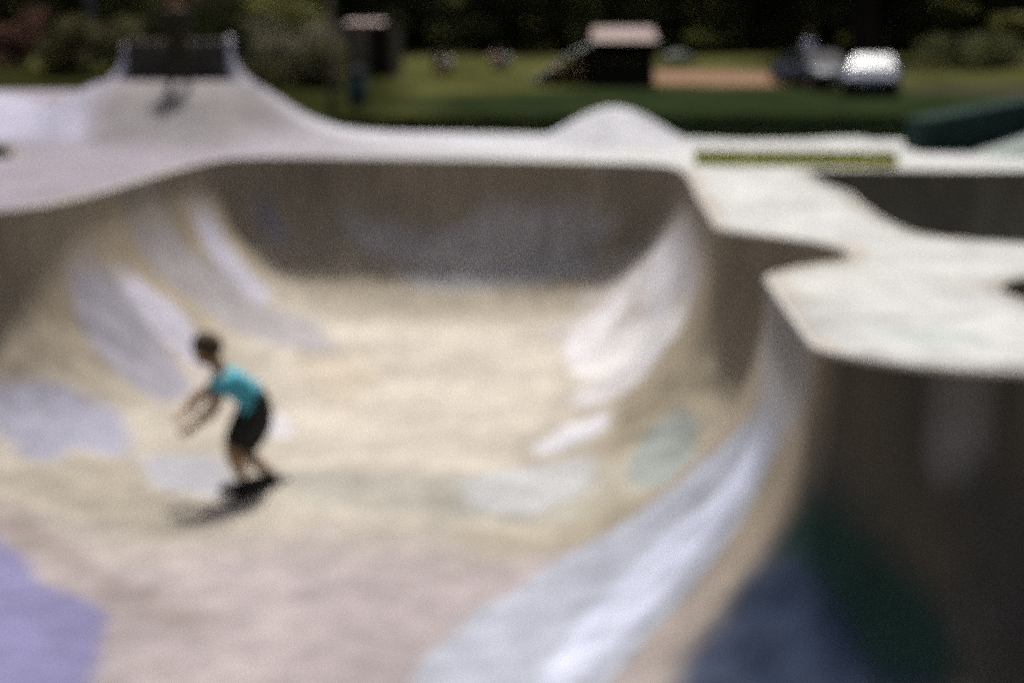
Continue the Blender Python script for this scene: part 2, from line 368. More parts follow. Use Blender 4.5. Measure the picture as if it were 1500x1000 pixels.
# ------------------------------------------------------------------ lawn, path, hill
def lawn_mat():
    m = bpy.data.materials.new('lawn'); m.use_nodes = True; t = m.node_tree; b = t.nodes['Principled BSDF']; N = t.nodes.new; L = t.links.new
    at = N('ShaderNodeAttribute'); at.attribute_name = 'grass_tone'; tc = N('ShaderNodeTexCoord')
    mp = N('ShaderNodeMapping'); mp.inputs['Scale'].default_value = (1, .5, 1); L(tc.outputs['Object'], mp.inputs[0])
    n = N('ShaderNodeTexNoise'); n.inputs['Scale'].default_value = .55; n.inputs['Detail'].default_value = 8; L(mp.outputs[0], n.inputs[0])
    r = N('ShaderNodeMapRange'); r.inputs[1].default_value = .3; r.inputs[2].default_value = .7; r.inputs[3].default_value = .6; r.inputs[4].default_value = 1.35; L(n.outputs[0], r.inputs[0])
    vm = N('ShaderNodeVectorMath'); vm.operation = 'SCALE'; L(at.outputs['Color'], vm.inputs[0]); L(r.outputs[0], vm.inputs['Scale'])
    L(vm.outputs[0], b.inputs['Base Color']); b.inputs['Roughness'].default_value = 1; b.inputs['Specular IOR Level'].default_value = 0
    return m
LAWN = lawn_mat()
def terrain(X, Y):
    return -.035+1.35*sst(40, 76, Y)+np.where(Y > 74, (Y-74)*.16*np.clip((Y-74)/15, 0, 1), 0)*(1-sst(150, 260, Y)) + sst(150, 260, Y)*14
xs = np.concatenate([[-3000, -900, -300, -140, -80, -50, -35, -25, -20, -17, -14.4], np.arange(-13.4, 15, .8), [15.4, 18, 21, 25, 32, 50, 80, 140, 300, 900, 3000]])
ys = np.concatenate([[-3000, -600, -100, -30, -12, -4.7, 0, 8, 16, 23.4], np.arange(24, 80, .8), [82, 86, 92, 100, 120, 150, 180, 220, 260, 400, 1200, 5000]])
nx_, ny_ = len(xs), len(ys); vx, vy = np.meshgrid(xs, ys); vz = terrain(vx, vy)
fl = []
for j in range(ny_-1):
    for i in range(nx_-1):
        if xs[i] >= -14.41 and xs[i+1] <= 15.41 and ys[j] >= -4.71 and ys[j+1] <= 23.41: continue
        a = j*nx_+i; fl.append((a, a+1, a+nx_+1, a+nx_))
me = bpy.data.meshes.new('grass_ground'); me.from_pydata(np.column_stack([vx.ravel(), vy.ravel(), vz.ravel()]).tolist(), [], fl)
def TG(px, py, dz=0.0):                            # where a pixel's ray meets the lawn
    d = ray(px, py); T = np.arange(22.0, 140, .05); X_, Y_, Z_ = d[0]*T, d[1]*T, CAMH+d[2]*T
    k = np.nonzero(Z_ < terrain(X_, Y_))[0]; i = k[0] if len(k) else len(T)-1
    return Vector((X_[i], Y_[i], float(terrain(X_[i:i+1], Y_[i:i+1])[0])+dz))
gc = np.tile(np.array([.056, .058, .020]), (vx.size, 1)); X, Y = vx.ravel(), vy.ravel()
def blend(poly, c, soft):
    global gc
    q = np.array([TG(a, b)[:2] for a, b in poly]); m_ = sst(-soft, soft, sdf(q, X, Y))[:, None]; gc = gc*(1-m_)+np.array(c)*m_
blend([(-400, 205), (500, 205), (540, 190), (600, 150), (560, 108), (300, 105), (-400, 105)], (.017, .019, .006), 1.2)
blend([(575, 146), (700, 138), (900, 128), (1330, 132), (1700, 150), (1700, 240), (1000, 215), (640, 168)], (.017, .025, .010), 1.0)    # tree shade, put into the grass colour
blend([(500, 182), (640, 168), (830, 180), (830, 205), (500, 205)], (.028, .027, .009), .8)
blend([(1330, 122), (1700, 122), (1700, 140), (1330, 138)], (.04, .04, .024), 1.0)
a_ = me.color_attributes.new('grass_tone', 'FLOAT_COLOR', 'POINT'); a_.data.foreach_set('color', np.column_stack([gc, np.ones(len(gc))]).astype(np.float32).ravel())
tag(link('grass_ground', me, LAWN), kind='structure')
dirt = mat('path_dirt', (.20, .125, .085), .95, .2, 2, 0)
def strip(name, poly, z, m, parent=None):
    me = bpy.data.meshes.new(name); q = [(*G(a, b, z), z) for a, b in poly]; me.from_pydata(q, [], [tuple(range(len(q)))])
    me.update()
    if me.polygons[0].normal.z < 0: me.flip_normals()
    return link(name, me, m, parent)
pxx = np.linspace(955, 1215, 40); up = np.interp(pxx, [955, 1080, 1190, 1430], [103, 105, 109, 118]); lo = np.interp(pxx, [955, 1080, 1200, 1430], [124, 126, 127, 130])
def path_sheet(pxx, up, lo):
    v = []; n = len(pxx)
    for x_, u_, l_ in zip(pxx, up, lo):
        for q in np.linspace(0, 1, 9): v.append(tuple(TG(x_, l_+(u_-l_)*q, .02)))
    f = [(i*9+j, i*9+j+1, i*9+j+10, i*9+j+9) for i in range(n-1) for j in range(8)]
    me = bpy.data.meshes.new('dirt_path'); me.from_pydata(v, [], f); me.update()
    if me.polygons[0].normal.z < 0: me.flip_normals()
    tag(link('dirt_path', me, dirt), kind='structure')
path_sheet(pxx, up, lo)
pxx = np.linspace(800, 880, 14); path_sheet(pxx, np.interp(pxx, [800, 830, 880], [100, 94, 92]), np.interp(pxx, [800, 830, 880], [106, 112, 112]))
# grass growing along the lawn's near edge
def blades(name, n, sampler, hmin, hmax, m, parent=None):
    v, f = [], []
    for _ in range(n):
        x, y, z = sampler(); a = random.random()*math.tau; h = random.uniform(hmin, hmax); ww = h*.12
        lx, ly = random.gauss(0, h*.3), random.gauss(0, h*.3); s = len(v); c_, s_ = math.cos(a)*ww, math.sin(a)*ww
        v += [(x-c_, y-s_, z), (x+c_, y+s_, z), (x+lx*.4+c_*.6, y+ly*.4+s_*.6, z+h*.6), (x+lx, y+ly, z+h)]; f += [(s, s+1, s+2), (s, s+2, s+3)]
    me = bpy.data.meshes.new(name); me.from_pydata(v, [], f); return tag(link(name, me, m, parent), kind='stuff')
gm = mat('grass_blades', (.05, .06, .015), .9, .35, 3, .1)
dk = mat('grass_blades_dark', (.018, .034, .010), .9, .35, 3, .1)  # dark to match the tree shade coloured into the lawn
def edge_s():
    while True:
        x = random.uniform(-4, 12); y = random.uniform(25, 34)
        if not inside(DECK, np.array([x]), np.array([y]))[0]: return x, y, -.035
tag(blades('lawn_grass', 26000, edge_s, .04, .11, dk), 'short grass of the lawn along the edge of the deck', 'grass')
# grass strip let into the right deck
tone = mat('strip_soil', (.20, .20, .04), .95, .3, 4)
o = strip('grass_strip', [(1016, 221), (1314, 224), (1316, 246), (1018, 243)], .004, tone)
q0 = [G(*p, .004) for p in [(1018, 243), (1316, 246), (1314, 224), (1016, 221)]]
def strip_s():
    u, v_ = random.random(), random.random(); a = Vector(q0[0]).lerp(Vector(q0[1]), u); b = Vector(q0[3]).lerp(Vector(q0[2]), u); c = a.lerp(b, v_); return c.x, c.y, .004
g = blades('grass_blades', 9000, strip_s, .02, .055, mat('yellow_grass', (.27, .28, .06), .9, .3, 3, .1), o)
tag(o, 'long narrow strip of yellow green grass set into the pale deck', 'grass strip')

# ------------------------------------------------------------------ raised wall on the hump
wallc = mat('old_wall_paint', (.07, .058, .05), .85, .35, 3, .2)
pale = mat('pale_concrete', (.46, .44, .50), .75, .12, 5)
root = empty('extension_wall', (HX, HY+.35, 1.0), label='dark stained upright wall with pale flared ends standing on the tall hump', cat='wall')
bm = bmesh.new(); n = 14; rows = []
for i in range(n+1):
    x = -.93+1.86*i/n; cy = .22*(1-(x/.93)**2)
    rows.append([bm.verts.new((x, cy, -.05)), bm.verts.new((x, cy+.02, .70)), bm.verts.new((x, cy+.2, .72)), bm.verts.new((x, cy+.26, -.05))])
for A, B in zip(rows, rows[1:]):
    for k in range(3): bm.faces.new((A[k], B[k], B[k+1], A[k+1]))
bm.faces.new(rows[0]); bm.faces.new(rows[-1][::-1]); bmesh.ops.recalc_face_normals(bm, faces=bm.faces)
bm_obj('wall_face', bm, wallc, root)
for s, top in ((-1, .66), (1, .80)):
    bm = bmesh.new(); rows = []
    for i in range(9):
        z = -.12+(top+.12)*i/8; tt = i/8; x0 = .932; x1 = x0+.05+.55*(1-tt)**2.4
        rows.append([bm.verts.new((s*x0, -.22+.08*tt, z)), bm.verts.new((s*x1, -.02, z-.03)), bm.verts.new((s*x0, .34, z))])
    for A, B in zip(rows, rows[1:]):
        for k in range(3): bm.faces.new((A[k], A[(k+1) % 3], B[(k+1) % 3], B[k]))
    bm.faces.new(rows[0]); bm.faces.new(rows[-1]); bmesh.ops.recalc_face_normals(bm, faces=bm.faces)
    bm_obj('flared_end', bm, pale, root, True)

# ------------------------------------------------------------------ dark bank and ledge at the right
bk = mat('ledge_dark_green', (.020, .036, .032), .95, .3, 2, .05)  # one even dark green over the whole ledge
pg = mat('pale_green_concrete', (.22, .26, .24), .8, .25, 3)
root = empty('banked_ledge', (8.1, 22.6, 0), label='dark green sloping ledge with a pale bank at the right edge of the deck', cat='ledge')
def prism(name, pts_xz, y0, y1, m, parent, lean=0.0):
    bm = bmesh.new(); a = [bm.verts.new((x, y0, z)) for x, z in pts_xz]; b = [bm.verts.new((x, y1+lean*z, z)) for x, z in pts_xz]
    bm.faces.new(a); bm.faces.new(b[::-1]); k = len(a)
    for i in range(k): bm.faces.new((a[i], b[i], b[(i+1) % k], a[(i+1) % k]))
    bmesh.ops.recalc_face_normals(bm, faces=bm.faces); bmesh.ops.bevel(bm, geom=bm.edges[:], offset=.012, segments=1, affect='EDGES')
    return bm_obj(name, bm, m, parent)
prism('ledge_body', [(-1.72, .004), (-1.72, .48), (.3, .86), (3.5, 1.3), (3.5, .004)], -.5, .5, bk, root)
bm = bmesh.new()                                      # pale bank: a wedge leaning on the ledge front
vs = [bm.verts.new(p) for p in [(-1.0, -1.5, .004), (3.5, -1.5, .004), (3.5, -.504, .004), (-1.0, -.504, .004), (3.5, -.504, .75), (.3, -.504, .42)]]
for f in ((0, 1, 4, 5), (3, 5, 4, 2), (0, 5, 3), (1, 2, 4), (0, 3, 2, 1)): bm.faces.new([vs[i] for i in f])
bmesh.ops.recalc_face_normals(bm, faces=bm.faces); bm_obj('bank', bm, pg, root)

# ------------------------------------------------------------------ people
SKIN = mat('skin', (.27, .165, .085), .6, .08, 12, .35)
DHAIR = mat('dark_hair', (.028, .018, .012), .7, .3, 30)
TEAL = mat('teal_shirt_cloth', (.075, .36, .45), .85, .12, 14, .2)
BLACK = mat('black_cloth', (.018, .018, .016), .9, .3, 14, .2)
WHITE = mat('white_cloth', (.78, .78, .78), .85, .08, 14, .2)
def skin_mesh(name, nodes, edges, m, parent, root_i=0, sub=2):
    me = bpy.data.meshes.new(name); me.from_pydata([n_[0] for n_ in nodes], edges, []); o = bpy.data.objects.new(name, me); C.objects.link(o)
    md = o.modifiers.new('skin', 'SKIN'); md.use_smooth_shade = True
    for i, n_ in enumerate(nodes):
        sv = me.skin_vertices[0].data[i]; r = n_[1]; sv.radius = r if hasattr(r, '__len__') else (r, r); sv.use_root = (i == root_i)
    s_ = o.modifiers.new('subd', 'SUBSURF'); s_.levels = sub; s_.render_levels = sub
    dg = bpy.context.evaluated_depsgraph_get(); ev = o.evaluated_get(dg); nm = bpy.data.meshes.new_from_object(ev)
    bpy.data.objects.remove(o); nm.name = name; nm.materials.clear()
    return link(name, nm, m, parent)
def chain(nodes, edges, pts, start=None):
    p = start
    for q in pts:
        nodes.append(q); i = len(nodes)-1
        if p is not None: edges.append((p, i))
        p = i
    return p
def hand(bm, wrist, d, up, s=1.0, curl=.5):
    """palm, four bent fingers of different length and a thumb from the side of the palm"""
    d = d.normalized(); up = (up-d*up.dot(d)).normalized(); side = d.cross(up)
    rot = Matrix((side, d, up)).transposed().to_4x4()
    ball(bm, wrist+d*.045*s, (.038*s, .052*s, .016*s), rot, 12)
    for k, L in enumerate((.066, .075, .070, .055)):
        b = wrist+d*.078*s+side*(k-1.5)*.019*s; c1 = (d*math.cos(curl*.6)-up*math.sin(curl*.6)); c2 = (d*math.cos(curl*1.5)-up*math.sin(curl*1.5))
        tube(bm, [b, b+c1*L*.5*s, b+c1*L*.5*s+c2*L*.3*s, b+c1*L*.5*s+c2*L*.55*s], [.0085*s, .008*s, .007*s, .005*s], 6)
    b = wrist+d*.025*s-side*.032*s
    tube(bm, [b, b-side*.022*s+d*.025*s-up*.008*s, b-side*.026*s+d*.055*s-up*.018*s], [.011*s, .010*s, .006*s], 6)
def make_person(root, J, s, mats, hair='short', fwd=Vector((0, -1, 0)), shorts=True, sleeves='short'):
    """J: world joints -> local to root; body continuous, clothing and hair its children"""
    inv = Matrix.Translation(-root.location); J = {k: inv @ Vector(v) for k, v in J.items()}
    N_, E_ = [], []
    pel, nk, hd = J['pelvis'], J['neck'], J['head']
    N_ += [(pel, (.100*s, .080*s))]
    mid = pel.lerp(nk, .45)
    sp = chain(N_, E_, [(mid, (.092*s, .07*s)), (pel.lerp(nk, .82), (.115*s, .075*s))], 0)
    n1 = chain(N_, E_, [(nk, .062*s), (nk.lerp(hd, .5), .055*s), (nk.lerp(hd, .8), .052*s)], sp)
    ends = {}
    for a in ('l', 'r'):
        ends[a] = chain(N_, E_, [(J['sh_'+a], .062*s), (J['sh_'+a].lerp(J['el_'+a], .5), .055*s), (J['el_'+a], .048*s), (J['el_'+a].lerp(J['ha_'+a], .4), .048*s), (J['ha_'+a], .031*s)], sp)
        hp = pel+(J['kn_'+a]-pel)*.12+(J['hip_'+a]-pel)*.9
        chain(N_, E_, [(hp, .074*s), (hp.lerp(J['kn_'+a], .5), .070*s), (J['kn_'+a], .058*s), (J['kn_'+a].lerp(J['an_'+a], .35), .061*s), (J['an_'+a], .038*s)], 0)
    body = skin_mesh('body', N_, E_, SKIN, root)
    hb = bmesh.new(); f = fwd.normalized()
    upv = (hd-nk).normalized(); f = (f-upv*f.dot(upv)).normalized(); sd_ = f.cross(upv)
    rot = Matrix((sd_, f, upv)).transposed().to_4x4()
    ball(hb, hd, (.074*s, .094*s, .112*s), rot, 20)
    ball(hb, hd+f*.03*s-upv*.055*s, (.055*s, .062*s, .055*s), rot, 14)              # jaw
    ball(hb, hd+f*.098*s-upv*.018*s, (.013*s, .018*s, .024*s), rot, 10)             # nose
    for q in (-1, 1): ball(hb, hd+sd_*.076*s*q-f*.005*s-upv*.012*s, (.010*s, .018*s, .030*s), rot, 10)
    bm_obj('head', hb, SKIN, root, True)
    for q in (-1, 1):
        eb = bmesh.new(); ball(eb, hd+sd_*.030*s*q+f*.086*s+upv*.008*s, (.013*s, .008*s, .008*s), rot, 8); bm_obj('eye', eb, DHAIR, root, True)
    mb = bmesh.new(); ball(mb, hd+f*.088*s-upv*.062*s, (.024*s, .008*s, .007*s), rot, 8); bm_obj('mouth', mb, mat('lips', (.25, .09, .07)), root, True)
    hr_ = bmesh.new(); ball(hr_, hd-f*.016*s+upv*.016*s, (.096*s, .112*s, .124*s), rot, 24)
    for v in hr_.verts:
        q = v.co-hd; a = q.dot(f)/s; z_ = q.dot(upv)/s
        if a > .05 and z_ < .045: v.co = hd+q*.72
        elif z_ < -.06: v.co = hd+q*.8
        v.co += (v.co-hd).normalized()*.007*s*noise.noise(v.co*40)
    bm_obj('hair', hr_, mats['hair'], root, True)
    for a in ('l', 'r'):
        h = bmesh.new(); d = J['ha_'+a]-J['el_'+a]; hand(h, J['ha_'+a]-d.normalized()*.01, d, f.cross(d) if a == 'l' else -f.cross(d), s); bm_obj('hand', h, SKIN, root, True)
    # shirt
    k = 1.30; N2, E2 = [(pel.lerp(nk, .14), (.120*s*k, .100*s*k))], []
    c_ = chain(N2, E2, [(mid, (.118*s*k, .092*s*k)), (pel.lerp(nk, .82), (.140*s*k, .095*s*k))], 0); chain(N2, E2, [(pel.lerp(nk, 1.0), .060*s*k)], c_)
    for a in ('l', 'r'):
        e = .62 if sleeves == 'short' else .98; pts_ = [(J['sh_'+a], .064*s*k), (J['sh_'+a].lerp(J['el_'+a], e), .055*s*k)]
        if sleeves == 'long': pts_ += [(J['el_'+a].lerp(J['ha_'+a], .92), .036*s*k)]
        chain(N2, E2, pts_, c_)
    skin_mesh('shirt', N2, E2, mats['shirt'], root)
    # shorts or trousers
    N3, E3 = [(pel.lerp(nk, .26), (.138*s*1.1, .112*s*1.1))], []
    c_ = chain(N3, E3, [(pel, (.145*s*1.1, .122*s*1.1))], 0)
    for a in ('l', 'r'):
        hp = pel+(J['kn_'+a]-pel)*.12+(J['hip_'+a]-pel)*.9
        pts_ = [(hp, .128*s), (hp.lerp(J['kn_'+a], .55), .115*s), (J['kn_'+a].lerp(J['an_'+a], .08), .084*s)]
        if not shorts: pts_ += [(J['kn_'+a].lerp(J['an_'+a], .5), .07*s), (J['an_'+a], .055*s)]
        chain(N3, E3, pts_, c_)
    skin_mesh('shorts' if shorts else 'trousers', N3, E3, mats['legs'], root)
    for a in ('l', 'r'):
        b = bmesh.new(); an = J['an_'+a]; fd = J.get('toe_'+a, an+f*.2)-an; fd.z = 0; fd.normalize(); sdd = Vector((fd.y, -fd.x, 0)); r_ = Matrix((fd, sdd, Vector((0, 0, 1)))).transposed().to_4x4()
        zb = an.z-.085*s
        box(b, Vector((an.x, an.y, zb+.015*s))+fd*.055*s, (.27*s, .092*s, .03*s), r_, .012*s)
        ball(b, Vector((an.x, an.y, zb+.045*s))+fd*.09*s, (.095*s, .045*s, .038*s), r_, 14)
        ball(b, Vector((an.x, an.y, zb+.06*s)), (.055*s, .043*s, .06*s), r_, 14)
        bm_obj('shoe', b, mats['shoe'], root, True)
    return body

# skater, crouched on a board in the bowl
YS = 11.35
hit = surf(376, 722); floor_z = float(height([hit[0]], [hit[1]])[0])
YB = hit[1]
B0 = Vector((hit[0], hit[1], floor_z))
def Q(px, py, dy): return P(px, py, YB+dy)
SC = 1.15
J = dict(pelvis=Q(382, 594, .05), neck=Q(325, 545, -.10), head=Q(303, 513, -.14),
         hip_l=Q(372, 604, -.06), hip_r=Q(390, 603, .14), kn_l=Q(337, 656, -.16), kn_r=Q(354, 660, .20), an_l=Q(358, 704, -.12), an_r=Q(397, 694, .20),
         sh_l=Q(322, 562, -.24), sh_r=Q(336, 552, .08), el_l=Q(314, 598, -.36), el_r=Q(288, 583, .02), ha_l=Q(285, 622, -.40), ha_r=Q(272, 604, -.12))
for a in ('l', 'r'): J['toe_'+a] = J['an_'+a]+Vector((-.18, -.04, 0))
sk = empty('person', B0, label='skater crouching on a skateboard in the bowl, teal shirt and black shorts, arms reaching forward', cat='person')
make_person(sk, J, SC, dict(hair=mat('brown_hair', (.05, .03, .016), .7, .3, 30), shirt=TEAL, legs=BLACK, shoe=mat('black_shoe', (.012, .012, .012), .7, .2)), fwd=Vector((-1, -.35, -.25)))
# the board lies under both shoes
fl_, fr_ = J['an_l'], J['an_r']; bc = (fl_+fr_)/2; bd = fr_-fl_; pit = math.atan2(bd.z, math.hypot(bd.x, bd.y)); yaw = math.atan2(bd.y, bd.x)
bd.normalize(); sole = .085*SC
br = empty('skateboard', bc-Vector((0, 0, sole+.014)), label='dark skateboard under the crouching skater', cat='skateboard')
rotm = Matrix.Rotation(yaw, 4, 'Z') @ Matrix.Rotation(-pit, 4, 'Y')
br.matrix_world = Matrix.Translation(br.location) @ rotm
bm = bmesh.new(); rows = []
for i in range(17):
    x = -.40+.8*i/16; w_ = .10*math.sqrt(max(0.02, 1-max(0, (abs(x)-.30)/.10)**2)); z = .0+max(0, abs(x)-.27)*.42
    rows.append([bm.verts.new((x, y_, z+zz)) for y_, zz in ((-w_, .004), (0, 0), (w_, .004), (w_, -.008), (0, -.012), (-w_, -.008))])
for A, B in zip(rows, rows[1:]):
    for k in range(6): bm.faces.new((A[k], A[(k+1) % 6], B[(k+1) % 6], B[k]))
bm.faces.new(rows[0]); bm.faces.new(rows[-1][::-1]); bmesh.ops.recalc_face_normals(bm, faces=bm.faces)
bm_obj('deck', bm, mat('grip_tape', (.015, .015, .016), .95, .2, 60), br)
for x in (-.21, .21):
    bm = bmesh.new(); box(bm, Vector((x, 0, -.022)), (.07, .05, .02), None, .004); tube(bm, [(x, -.075, -.042), (x, .075, -.042)], .009, 8)
    tr = bm_obj('truck', bm, mat('truck_metal', (.45, .45, .46), .35, .1, metal=1), br)
    for y_ in (-.085, .085):
        bm = bmesh.new(); tube(bm, [(x, y_-.016, -.045), (x, y_-.012, -.045), (x, y_+.012, -.045), (x, y_+.016, -.045)], [.02, .027, .027, .02], 16)
        bm_obj('wheel', bm, mat('wheel_urethane', (.5, .48, .42), .5, .05), tr)

# figure standing on the hump
def stand_person(px, py, Y, h, label, mats, name='person', rz=0.0, z=None, group=None, shorts=False, lean=0.0, sleeves='short'):
    base = P(px, py, Y); 
    if z is not None: base.z = z
    s = h/1.72; root = empty(name, base, label=label, cat='person', group=group)
    c, s_ = math.cos(rz), math.sin(rz)
    def L(x, y, z_): return base+Vector(((x*c-y*s_)*s, (x*s_+y*c)*s, z_*s))
    J = dict(pelvis=L(0, 0, .95), neck=L(0, -.02-lean, 1.45), head=L(0, -.05-lean, 1.60))
    for a, q in (('l', -1), ('r', 1)):
        J['hip_'+a] = L(.09*q, 0, .90); J['kn_'+a] = L(.12*q, -.02, .50); J['an_'+a] = L(.15*q, .02, .085); J['toe_'+a] = J['an_'+a]+Vector((s_*.2+.04*q, -c*.2, 0))
        J['sh_'+a] = L(.19*q, -.01-lean, 1.38); J['el_'+a] = L(.24*q, .0, 1.10); J['ha_'+a] = L(.22*q, -.12, .86)
    make_person(root, J, s, mats, fwd=Vector((s_, -c, 0)), shorts=shorts, sleeves=sleeves); return root
hz = float(height([P(264, 133, 25.2).x], [25.2])[0])
OL = mat('olive_cloth', (.035, .032, .018), .9, .2, 12, .2)
hit2 = surf(263, 133)
stand_person(263, 133, float(hit2[1]), 1.62, 'dark clothed figure standing on top of the tall concrete hump', dict(hair=DHAIR, shirt=OL, legs=OL, shoe=mat('grey_shoe', (.12, .12, .12), .8, .2)), sleeves='long', z=float(height([hit2[0]], [hit2[1]])[0]))

# ------------------------------------------------------------------ far things on the lawn
GZ = -.035
def GP(px, py): return TG(px, py)
stand_person(1182, 118, GP(1182, 118).y, 1.75, 'person in a pale blue shirt standing beside the parked cars', dict(hair=DHAIR, shirt=mat('pale_blue_cloth', (.66, .70, .90), .85, .08), legs=BLACK, shoe=BLACK), rz=.4)
def sit_person(px, py, label, shirt, legs, rz):
    base = GP(px, py); root = empty('person', base, label=label, cat='person'); s = .98; c, s_ = math.cos(rz), math.sin(rz)
    def L(x, y, z_): return base+Vector(((x*c-y*s_)*s, (x*s_+y*c)*s, z_*s))
    J = dict(pelvis=L(0, 0, .12), neck=L(0, -.08, .62), head=L(0, -.13, .78))
    for a, q in (('l', -1), ('r', 1)):
        J['hip_'+a] = L(.09*q, -.02, .11); J['kn_'+a] = L(.14*q, -.40, .42); J['an_'+a] = L(.12*q, -.72, .09); J['toe_'+a] = J['an_'+a]+Vector((s_*.2, -c*.2, 0))
        J['sh_'+a] = L(.19*q, -.06, .55); J['el_'+a] = L(.24*q, -.22, .36); J['ha_'+a] = L(.14*q, -.42, .46)
    make_person(root, J, s, dict(hair=DHAIR, shirt=shirt, legs=legs, shoe=BLACK), fwd=Vector((s_, -c, 0)))
sit_person(638, 106, 'seated person in black on the lawn, left of the pair', BLACK, BLACK, .9)
sit_person(655, 108, 'seated person in a white top and black shorts on the lawn', WHITE, BLACK, -.4)
sit_person(724, 101, 'seated person in a pinkish top on the lawn, beside one in grey', mat('pink_cloth', (.62, .42, .36), .85, .1), mat('tan_cloth', (.25, .2, .13), .9, .1), .5)
sit_person(742, 103, 'seated person in a pale grey top, right hand one of the four on the lawn', mat('grey_cloth', (.62, .63, .62), .85, .1), OL, -.5)

# play hut with slide
wood = mat('dark_timber', (.022, .016, .010), .9, .4, 5, .2, stretch=(1, 1, 5)); roofm = mat('pinkish_roof', (.29, .22, .20), .8, .15, 2)
slid = mat('slide_steel', (.18, .20, .19), .5, .2, 4, .4)
b0 = GP(914, 127); dY = b0.y; mpp = dY/FPX
W_ = 88*mpp
root = empty('play_hut', b0, label='dark timber play hut with pale pinkish roof and grey slide on the lawn', cat='hut')
Ht = 64*mpp
for x in (-W_/2+.08, W_/2-.08):
    for y in (.1, 1.7):
        bm = bmesh.new(); box(bm, Vector((x, y, Ht/2)), (.14, .14, Ht), None, .01); bm_obj('post', bm, wood, root)
n = 9
for i in range(n):                                     # plank walls at the back and sides, dark inside
    zc = .12+(Ht-.2)*(i+.5)/n; hh = (Ht-.2)/n-.015
    for c, s_ in (((0, 1.74, zc), (W_-.3, .04, hh)), ((-W_/2+.03, .9, zc), (.04, 1.4, hh)), ((W_/2-.03, .9, zc), (.04, 1.4, hh))):
        bm = bmesh.new(); box(bm, Vector(c), s_); bm_obj('plank', bm, wood, root)
bm = bmesh.new(); box(bm, Vector((0, .9, 1.0)), (W_-.3, 1.5, .08)); bm_obj('floor', bm, wood, root)
for i in range(5):
    bm = bmesh.new(); box(bm, Vector((0, .09, .14+.17*i)), (W_-.32, .03, .155)); bm_obj('plank', bm, wood, root)
bm = bmesh.new(); hR = 20*mpp
vs = [(-W_/2-.08, -.3, Ht), (W_/2+.08, -.3, Ht), (W_/2+.08, 2.1, Ht), (-W_/2-.08, 2.1, Ht), (-W_/2+.02, .9, Ht+hR), (W_/2-.02, .9, Ht+hR)]
vs = [bm.verts.new(v) for v in vs]
for f in ((0, 1, 5, 4), (2, 3, 4, 5), (1, 2, 5), (3, 0, 4), (0, 3, 2, 1)): bm.faces.new([vs[i] for i in f])
bmesh.ops.recalc_face_normals(bm, faces=bm.faces)
bm_obj('roof', bm, roofm, root)
bm = bmesh.new(); sx0, sx1 = -W_/2, -W_/2-82*mpp
for side in (0.25, .85):
    tube(bm, [(sx0, side, Ht*.93), (sx0+(sx1-sx0)*.45, side, Ht*.66), (sx1, side, .25), (sx1-.3, side, .22)], .05, 8)
rows = []
for x, z in ((sx0, Ht*.9), (sx0+(sx1-sx0)*.45, Ht*.63), (sx1, .22), (sx1-.3, .19)): rows.append([bm.verts.new((x, .25, z)), bm.verts.new((x, .85, z))])
for A, B in zip(rows, rows[1:]): bm.faces.new((A[0], A[1], B[1], B[0]))
bm_obj('slide', bm, slid, root, True)
bm = bmesh.new()
for k in range(5):
    t = (k+.5)/5; x = sx0+(sx1-sx0)*t; zt = (Ht*.9-(Ht*.9-.3)*t)*.93
    box(bm, Vector((x, .95, zt/2)), (82*mpp/5-.02, .05, zt))
bm_obj('slide_side_board', bm, wood, root)

# brown cabin behind the left of the lawn
cabm = mat('cabin_boards', (.22, .17, .12), .9, .35, 4, .2, stretch=(3, 3, .4))
b1 = GP(540, 112); mp1 = b1.y/FPX; Wc = 84*mp1; Hc = 70*mp1
root = empty('cabin', b1, label='brown board cabin with a pale pinkish roof edge, behind the bin on the left', cat='cabin')
for i in range(10):
    bm = bmesh.new(); box(bm, Vector((-Wc/2+Wc*(i+.5)/10, 0, Hc/2)), (Wc/10-.02, .05, Hc)); bm_obj('board', bm, cabm, root)
bm = bmesh.new(); box(bm, Vector((0, 1.6, Hc/2)), (Wc-.1, 3.0, Hc-.02)); bm_obj('wall', bm, wood, root)
bm = bmesh.new(); box(bm, Vector((-.1*Wc, 1.4, Hc+.15)), (Wc*.68, 2.2, .10), Matrix.Rotation(R(4), 4, 'X'), .02); bm_obj('roof', bm, roofm, root)
bm = bmesh.new(); box(bm, Vector((.2*Wc, -.045, .95)), (.8, .03, 1.9)); d_ = bm_obj('door', bm, wood, root)
bm = bmesh.new(); ball(bm, Vector((.2*Wc-.3, -.09, .95)), (.03, .03, .03), None, 8); bm_obj('handle', bm, slid, d_, True)

# bin by the post
b2 = GP(524, 158); root = empty('litter_bin', b2, label='dark teal litter bin on the grass behind the deck', cat='litter bin')
mp2 = b2.y/FPX; bm = bmesh.new(); rb = 13*mp2
tube(bm, [(0, 0, .05), (0, 0, .12), (0, 0, .88)], [rb*.9, rb, rb*1.05], 20); bm_obj('barrel', bm, mat('teal_bin_paint', (.012, .040, .042), .6, .2, 6), root, True)
bm = bmesh.new(); tube(bm, [(0, 0, .88), (0, 0, .94), (0, 0, 1.06), (0, 0, 1.12)], [rb*1.12, rb*1.12, rb*.7, rb*.2], 20); bm_obj('lid', bm, mat('bin_lid', (.008, .018, .018), .95, .2), root, True)
